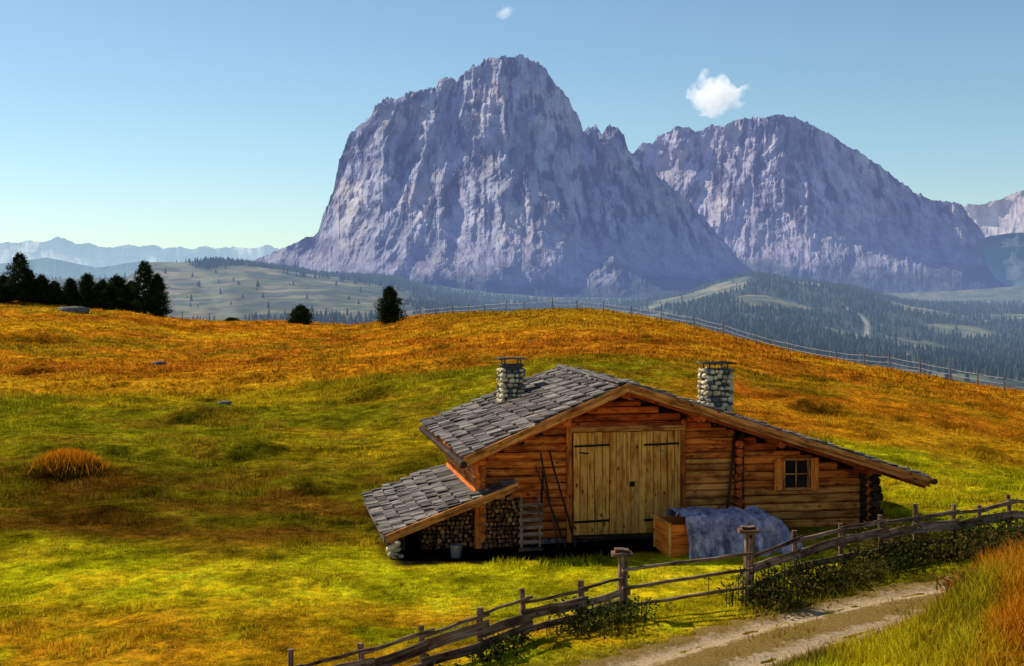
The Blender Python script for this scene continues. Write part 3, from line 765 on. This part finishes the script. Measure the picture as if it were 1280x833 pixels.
for (s0,L0,s1,z1,r) in ((1.75,-.7,1.42,-3.95,.03),(1.95,-.62,1.3,-4.25,.028),(2.2,-.6,1.62,-3.9,.03),(1.25,-.6,1.5,-4.3,.035)):
    poleobj('wooden_pole',W(s0,L0,-6.2),W(s1,-.14,z1),r,M_dark)
a=Acc()
for s in (.85,1.28):
    a.beam(W(s,-.75,-6.2),W(s+.05,-.42,-4.95),.05,.09,4,.006)
for i in range(7):
    t=.08+i*.13;z=-6.2+1.25*t;L=-.78+.33*t;a.beam(W(.78+.05*t,L,z),W(1.36+.05*t,L,z),.03,.08,1,.005)
a.make('wooden_sledge',[M_fence])
a=Acc();bx,by=tuple(W(-.72,-1.0,0))[:2];bz=gz(bx,by)
a.cyl((bx,by,bz),(bx,by,bz+.26),.11,14,2,0,taper=1.25);a.ring((bx,by,bz+.25),(bx,by,bz+.275),[(.145*math.cos(i*.449),.145*math.sin(i*.449)) for i in range(14)])
a.make('metal_bucket',[M_galv],None)
# crate + tarp
a=Acc();cz=-6.24
cs0,cs1,cl0,cl1=3.95,6.1,-2.2,-1.05;ch=.85
for i in range(5):
    z=cz+.09+i*.17
    a.beam(W(cs0,cl0,z),W(cs0,cl1,z),.035,.165,2,.004,mi=0)
    a.beam(W(cs1,cl0,z),W(cs1,cl1,z),.035,.165,2,.004,mi=0)
    a.beam(W(cs0+.02,cl0,z),W(cs1-.02,cl0,z),.035,.165,2,.004,mi=0)
    a.beam(W(cs0+.02,cl1,z),W(cs1-.02,cl1,z),.035,.165,2,.004,mi=0)
for s in (cs0,cs1):
    for L in (cl0,cl1): a.beam(W(s,L-.03,cz-.05),W(s,L-.03,cz+ch+.06),.07,.07,1,.003,mi=1)
a.beam(W(cs0-.02,cl0-.04,cz+ch+.02),W(cs0-.02,cl1,cz+ch+.02),.06,.05,1,.003,mi=1)
a.make('wooden_crate',[M_shut,M_door])
nu,nv=170,110;uu=np.linspace(0,1,nu);vv=np.linspace(0,1,nv);UU,VV=np.meshgrid(uu,vv)
S=cs0+.35+UU*3.0;Lh=cl0-.55+VV*1.9
top=cz+ch+.08-.18*UU+.07*np.sin(UU*7+1)*np.sin(VV*3)+.16*ridged(UU*3.2+VV*1.5,VV*2.4,4,3)
dl=np.clip((Lh-(cl0-.5))/.5,0,1)
dr_=np.clip((cs0+.35+3.0-S)/1.0,0,1);db_=np.clip((cl1+.35-Lh)/.35,0,1)
f=sst(0,1,dl)*sst(0,1,dr_)**.8*sst(0,1,db_)
Zt=-6.2+.02+(top+6.2)*f+ .05*fbm(S*3,Lh*3,6,4)+.18*ridged(S*1.8+Lh*.9,Lh*1.2,14,4,.6)*sst(0,.3,f)*(1-.3*f)
Lh2=Lh+(.16*np.sin(S*9+2*vn(S*2,Lh,3))+.08*np.sin(S*23+3*vn(S*3,Lh,5)))*(1-dl)
S2_=S+.08*fbm(S*4,Lh*4,8,3)
co=np.stack([Ax+Rx*S2_-Ry*Lh2,Ay+Ry*S2_+Rx*Lh2,Zt],2).reshape(-1,3)
mt,nt,b=newmat('tarp_fabric');b.inputs['Roughness'].default_value=.4;b.inputs['Specular IOR Level'].default_value=.5
geo=nd(nt,'ShaderNodeNewGeometry');n1=noise(nt,geo.outputs['Position'],3,7,.75)
nt.links.new(ramp(nt,n1,[(.36,(.10,.085,.15)),(.5,(.38,.34,.45)),(.57,(.55,.50,.57)),(.64,(.92,.86,.84))]),b.inputs['Base Color']);bump(nt,b,n1,.9,.12)
mesh_np('tarpaulin',co,grid_faces(nv,nu),[mt],None,True)
# ------------------------------------------------------------ fences
random.seed(21)
fA=(2.05,25.4);fB=(4.6,26.5)
S1p=[(-5.6,16.9),(-4.15,18.5),(-3.19,19.7),(-2.25,20.7),(-1.40,21.7),(-.53,22.6),(.21,23.5),(1.23,24.55),fA]
S2p=[fB,(5.9,28.2),(7.1,29.3),(8.15,30.0),(9.05,30.5),(10.0,30.9),(10.75,31.2),(11.55,31.5),(12.2,31.7),(14,32.2),(16,32.6),(18.5,33)]
def fence(P,hts,post_h,name,pw=.10,skip=()):
    root=empty(name);a=Acc();r=Acc()
    for i,p in enumerate(P):
        g=gz(*p)
        if i in skip: continue
        a.beam((p[0],p[1],g-.3),(p[0]+random.uniform(-.06,.06),p[1],g+post_h*random.uniform(.9,1.12)),pw*random.uniform(.8,1.1),pw*.8,4,.01,c=.25,tw=random.uniform(-.3,.3))
    for i in range(len(P)-1):
        p,q=P[i],P[i+1];g0=gz(*p);g1=gz(*q)
        dx,dy=q[0]-p[0],q[1]-p[1];L=math.hypot(dx,dy);nx,ny=dy/L*.07,-dx/L*.07
        for (hh,bw) in hts:
            if random.random()<.04: continue
            ex=.14
            j0=random.uniform(-.06,.06);j1=random.uniform(-.06,.06)
            r.beam((p[0]-dx/L*ex+nx,p[1]-dy/L*ex+ny,g0+hh+j0),(q[0]+dx/L*ex+nx,q[1]+dy/L*ex+ny,g1+hh+j1),.035,bw*random.uniform(.75,1.15),5,.011,c=.2)
    a.make('posts',[M_fence],root);r.make('rails',[M_fence],root);return root
fence(S1p,[(.68,.065),(.45,.17),(.19,.15)],.80,'wooden_fence',skip=(8,))
fence(S2p,[(.88,.09),(.62,.22),(.3,.14)],1.08,'wooden_fence',skip=(0,))
for p,h in ((fA,1.2),(fB,1.45)):
    a=Acc();g=gz(*p)
    a.beam((p[0],p[1],g-.3),(p[0]+.02,p[1],g+h-.1),.19,.19,6,.014,c=.25)
    a.beam((p[0]-.19,p[1],g+h-.06),(p[0]+.19,p[1],g+h-.06),.34,.07,2,.01,c=.2)
    a.beam((p[0]-.13,p[1],g+h-.0),(p[0]+.13,p[1],g+h-.0),.24,.06,2,.01,c=.2)
    a.make('gate_post',[M_fence])
a=Acc();g0=gz(*fA);g1=gz(*fB)
for h0,h1 in ((.86,.98),(.52,.68),(.18,.34)):
    a.cyl((fA[0],fA[1]-.13,g0+h0),(fB[0]+.1,fB[1]-.13,g1+h1),.035,7,10,.008)
a.make('pole_gate',[M_fence])
root=empty('pasture_fence');a=Acc();wr=Acc();prev=None;random.seed(4)
pxs=[508,526,545,566,585,606,632,655,690,722,754,790,826,868,905,945,985,1045,1080,1112,1150,1188,1222,1256,1292,1330]
for px in pxs:
    dc=float(pch1(NC,DC,np.array([px,px]))[0]);yy=dc*.955;xx=(px-640)/F*yy;g=gz(xx,yy);h=random.uniform(1.0,1.35)
    t=Vector((xx+random.uniform(-.12,.12),yy,g+h));a.cyl((xx,yy,g-.2),t,.05,6,1,0)
    cur=(Vector((xx,yy,g+.55)),Vector((xx,yy,g+.95)))
    if prev:
        for k in range(2): wr.cyl(prev[k],cur[k],.014,4,4,0,sag=.06)
    prev=cur
for px in (228,262,312,330,345,360,418,432):
    yy=182*.98;xx=(px-640)/F*yy;g=gz(xx,yy);a.cyl((xx,yy,g-.2),(xx,yy,g+1.1),.05,6,1,0)
M_wire=plain('fence_wire',(.55,.5,.44),.5,0)
M_post=plain('weathered_post',(.25,.19,.13),.9)
a.make('posts',[M_post],root);wr.make('wires',[M_wire],root)
# ------------------------------------------------------------ weeds
def weeds(name,pts,colr,hmax,nleaf=420,spread=.35,seed=1,red=0):
    g=np.random.default_rng(seed);co=[];cl=[]
    for (x,y,sc_) in pts:
        z=gz(x,y);n=int(nleaf*sc_)
        sx=g.normal(0,spread*sc_,n)+x;sy=g.normal(0,spread*sc_,n)+y
        hz=np.abs(g.beta(1.3,1.8,n))*hmax*sc_*(1+.4*vn(sx*3,sy*3,2))
        zz=z+hz
        d1=g.normal(0,1,(n,3));d1[:,2]=np.abs(d1[:,2])*.6;d1/=np.linalg.norm(d1,axis=1)[:,None];d1*=g.uniform(.05,.13,n)[:,None]
        d2=g.normal(0,1,(n,3));d2/=np.linalg.norm(d2,axis=1)[:,None];d2*=.028
        P=np.stack([sx,sy,zz],1);V=np.stack([P,P+d1*.5+d2,P+d1,P+d1*.5-d2],1);co.append(V.reshape(-1,3))
        cc=np.array(colr)[None]*g.uniform(.4,1.7,n)[:,None]
        if red: 
            k=g.uniform(0,1,n)<red;cc[k]=np.array([.40,.08,.015])
        cl.append(np.repeat(cc,4,0))
        ns=int(n*.12)
        for i in range(0,ns):
            q=np.array([sx[i],sy[i],z-.02]);w_=.006
            co.append(np.array([q-[w_,0,0],q+[w_,0,0],[sx[i]+.02,sy[i],zz[i]+.02],[sx[i]-.0,sy[i],zz[i]+.02]]));cl.append(np.tile(np.array(colr)*.7,(4,1)))
    co=np.concatenate(co);cl=np.concatenate(cl);return mesh_np(name,co,np.arange(len(co)).reshape(-1,4),[M_leaf],None,False,{'col':('FLOAT_COLOR',cl)})
pts=[];g=np.random.default_rng(8)
P2=np.array(S2p)
for i in range(len(P2)-1):
    for k in range(4 if i<9 else 2):
        t=g.uniform();p=P2[i]*(1-t)+P2[i+1]*t;pts.append((p[0]+g.normal(0,.15),p[1]-.35+g.normal(0,.35),g.uniform(.6,1.25)))
weeds('roadside_weeds',pts[::2],(.050,.058,.012),.62,seed=2)
weeds('dry_weeds',pts[1::2],(.13,.095,.02),.60,seed=6)
pts=[];P1=np.array(S1p)
for i in range(3,len(P1)-1):
    for k in range(2): 
        t=g.uniform();p=P1[i]*(1-t)+P1[i+1]*t;pts.append((p[0]+.2+g.normal(0,.12),p[1]-.25+g.normal(0,.15),g.uniform(.5,.9)*(.6+.4*(i>5))))
weeds('fence_weeds',pts,(.06,.07,.012),.5,nleaf=300,seed=3)
pts=[(9.2,25.2,.9),(9.7,25.6,1.0),(10.3,25.9,.9),(11.0,26.2,1.0),(8.7,24.9,.8),(9.9,24.4,.7),(11.6,26.4,.9),(10.6,25.2,.7),(9.3,24.2,.6),(8.2,24.3,.6),(7.6,23.2,.5)]
weeds('rust_coloured_weeds',pts,(.20,.10,.018),.65,nleaf=380,seed=4,red=.3)
for (px,yy,r) in ((92,160,1.7),(84,161,1.1),(280,62,.35),(198,100,.6),(665,90,.3)):
    a=Acc();xx=(px-640)/F*yy;a.stone((xx,yy,gz(xx,yy)+.05),r,r*.6,r*.32,0,random.random());a.make('boulder',[M_rock],None,True)
x=rng.normal(-14.2,.5,3000);y=rng.normal(43.7,.4,3000)
blades('straw_tussock',x,y,rng.uniform(.12,.36,3000),np.full(3000,.03),np.tile(ORG*1.1,(3000,1))*rng.uniform(.3,1.3,3000)[:,None],.6)
# ------------------------------------------------------------ clouds
def cloud(name,px,row,d,blobs,dens):
    bmm=bmesh.new();cx=(px-640)/F*d;cz=-(row-HY)/F*d
    for (ox,oz,r) in blobs:
        s=d/F;m_=bmesh.ops.create_icosphere(bmm,subdivisions=3,radius=r*s)
        for v in m_['verts']:
            v.co+=Vector((ox*s,random.uniform(-2,2)*s,-oz*s))
    me=bpy.data.meshes.new(name);bmm.to_mesh(me);bmm.free()
    ob=bpy.data.objects.new(name,me);ob.location=(cx,d,cz);sc.collection.objects.link(ob)
    md=ob.modifiers.new('r','REMESH');md.mode='VOXEL';md.voxel_size=1.2*d/F
    m=bpy.data.materials.new('cloud_vapour');m.use_nodes=True;nt=m.node_tree;nt.nodes.clear()
    o=nd(nt,'ShaderNodeOutputMaterial');pv=nd(nt,'ShaderNodeVolumePrincipled');tc=nd(nt,'ShaderNodeTexCoord')
    n=noise(nt,tc.outputs['Object'],F/d/18,6,.68)
    ln=nd(nt,'ShaderNodeVectorMath',operation='LENGTH');mp=nd(nt,'ShaderNodeMapping')
    R=max(abs(b_[0])+b_[2] for b_ in blobs)*d/F
    mp.inputs['Scale'].default_value=(1/R,1.6/R,1.35/R);nt.links.new(tc.outputs['Object'],mp.inputs[0]);nt.links.new(mp.outputs[0],ln.inputs[0])
    sb2=nd(nt,'ShaderNodeMath',operation='MULTIPLY_ADD');nt.links.new(ln.outputs['Value'],sb2.inputs[0]);sb2.inputs[1].default_value=-.30;nt.links.new(n,sb2.inputs[2])
    mr=nd(nt,'ShaderNodeMapRange');mr.inputs[1].default_value=.27;mr.inputs[2].default_value=.55;mr.inputs[3].default_value=0;mr.inputs[4].default_value=dens
    nt.links.new(sb2.outputs[0],mr.inputs[0]);nt.links.new(mr.outputs[0],pv.inputs['Density'])
    pv.inputs['Color'].default_value=(1,1,1,1);pv.inputs['Anisotropy'].default_value=.1
    pv.inputs['Emission Color'].default_value=(1,.98,.95,1)
    em=nd(nt,'ShaderNodeMath',operation='MULTIPLY');em.inputs[1].default_value=.5;nt.links.new(mr.outputs[0],em.inputs[0]);nt.links.new(em.outputs[0],pv.inputs['Emission Strength'])  # slight self-glow added to keep the cloud white
    nt.links.new(pv.outputs[0],o.inputs['Volume']);me.materials.append(m)
cloud('cloud',893,118,3500,[(-17,2,19),(-2,-8,23),(10,3,21),(0,12,19),(-16,13,15),(26,6,14),(40,-2,11),(-8,-22,12),(34,2,10)],.055)
cloud('cloud',632,15,3500,[(-8,2,7),(0,-1,9),(8,-3,7),(-3,3,7)],.035)
# ------------------------------------------------------------ light, sky
AZ=math.radians(-60);EL=math.radians(44)
S=Vector((math.sin(AZ)*math.cos(EL),math.cos(AZ)*math.cos(EL),math.sin(EL)))
L=bpy.data.lights.new('sun','SUN');L.energy=5.0;L.angle=math.radians(.53);L.color=(1,.93,.80)
lo=bpy.data.objects.new('sun',L);lo.rotation_euler=S.to_track_quat('Z','Y').to_euler();sc.collection.objects.link(lo)
w=bpy.data.worlds.new('World');sc.world=w;w.use_nodes=True;nt=w.node_tree;bg=nt.nodes['Background']
sk=nd(nt,'ShaderNodeTexSky');sk.sky_type='NISHITA';sk.sun_disc=False;sk.sun_elevation=EL;sk.sun_rotation=AZ%(2*math.pi)
sk.altitude=1800;sk.air_density=1.0;sk.dust_density=1.2;sk.ozone_density=1.2
tint=mulrgb(nt,sk.outputs[0],(.86,.98,.96))
nt.links.new(tint,bg.inputs[0]);bg.inputs[1].default_value=.125
# ------------------------------------------------------------ camera
cam=bpy.data.cameras.new('camera');co_=bpy.data.objects.new('camera',cam);sc.collection.objects.link(co_)
co_.location=(0,0,0);co_.rotation_euler=(math.radians(90),0,0)
cam.sensor_width=36;cam.lens=36*F/1280;cam.shift_y=-(416.5-HY)/1280;cam.clip_start=.5;cam.clip_end=60000
sc.camera=co_
sc.view_settings.view_transform='Standard';sc.view_settings.look='None';sc.view_settings.exposure=0
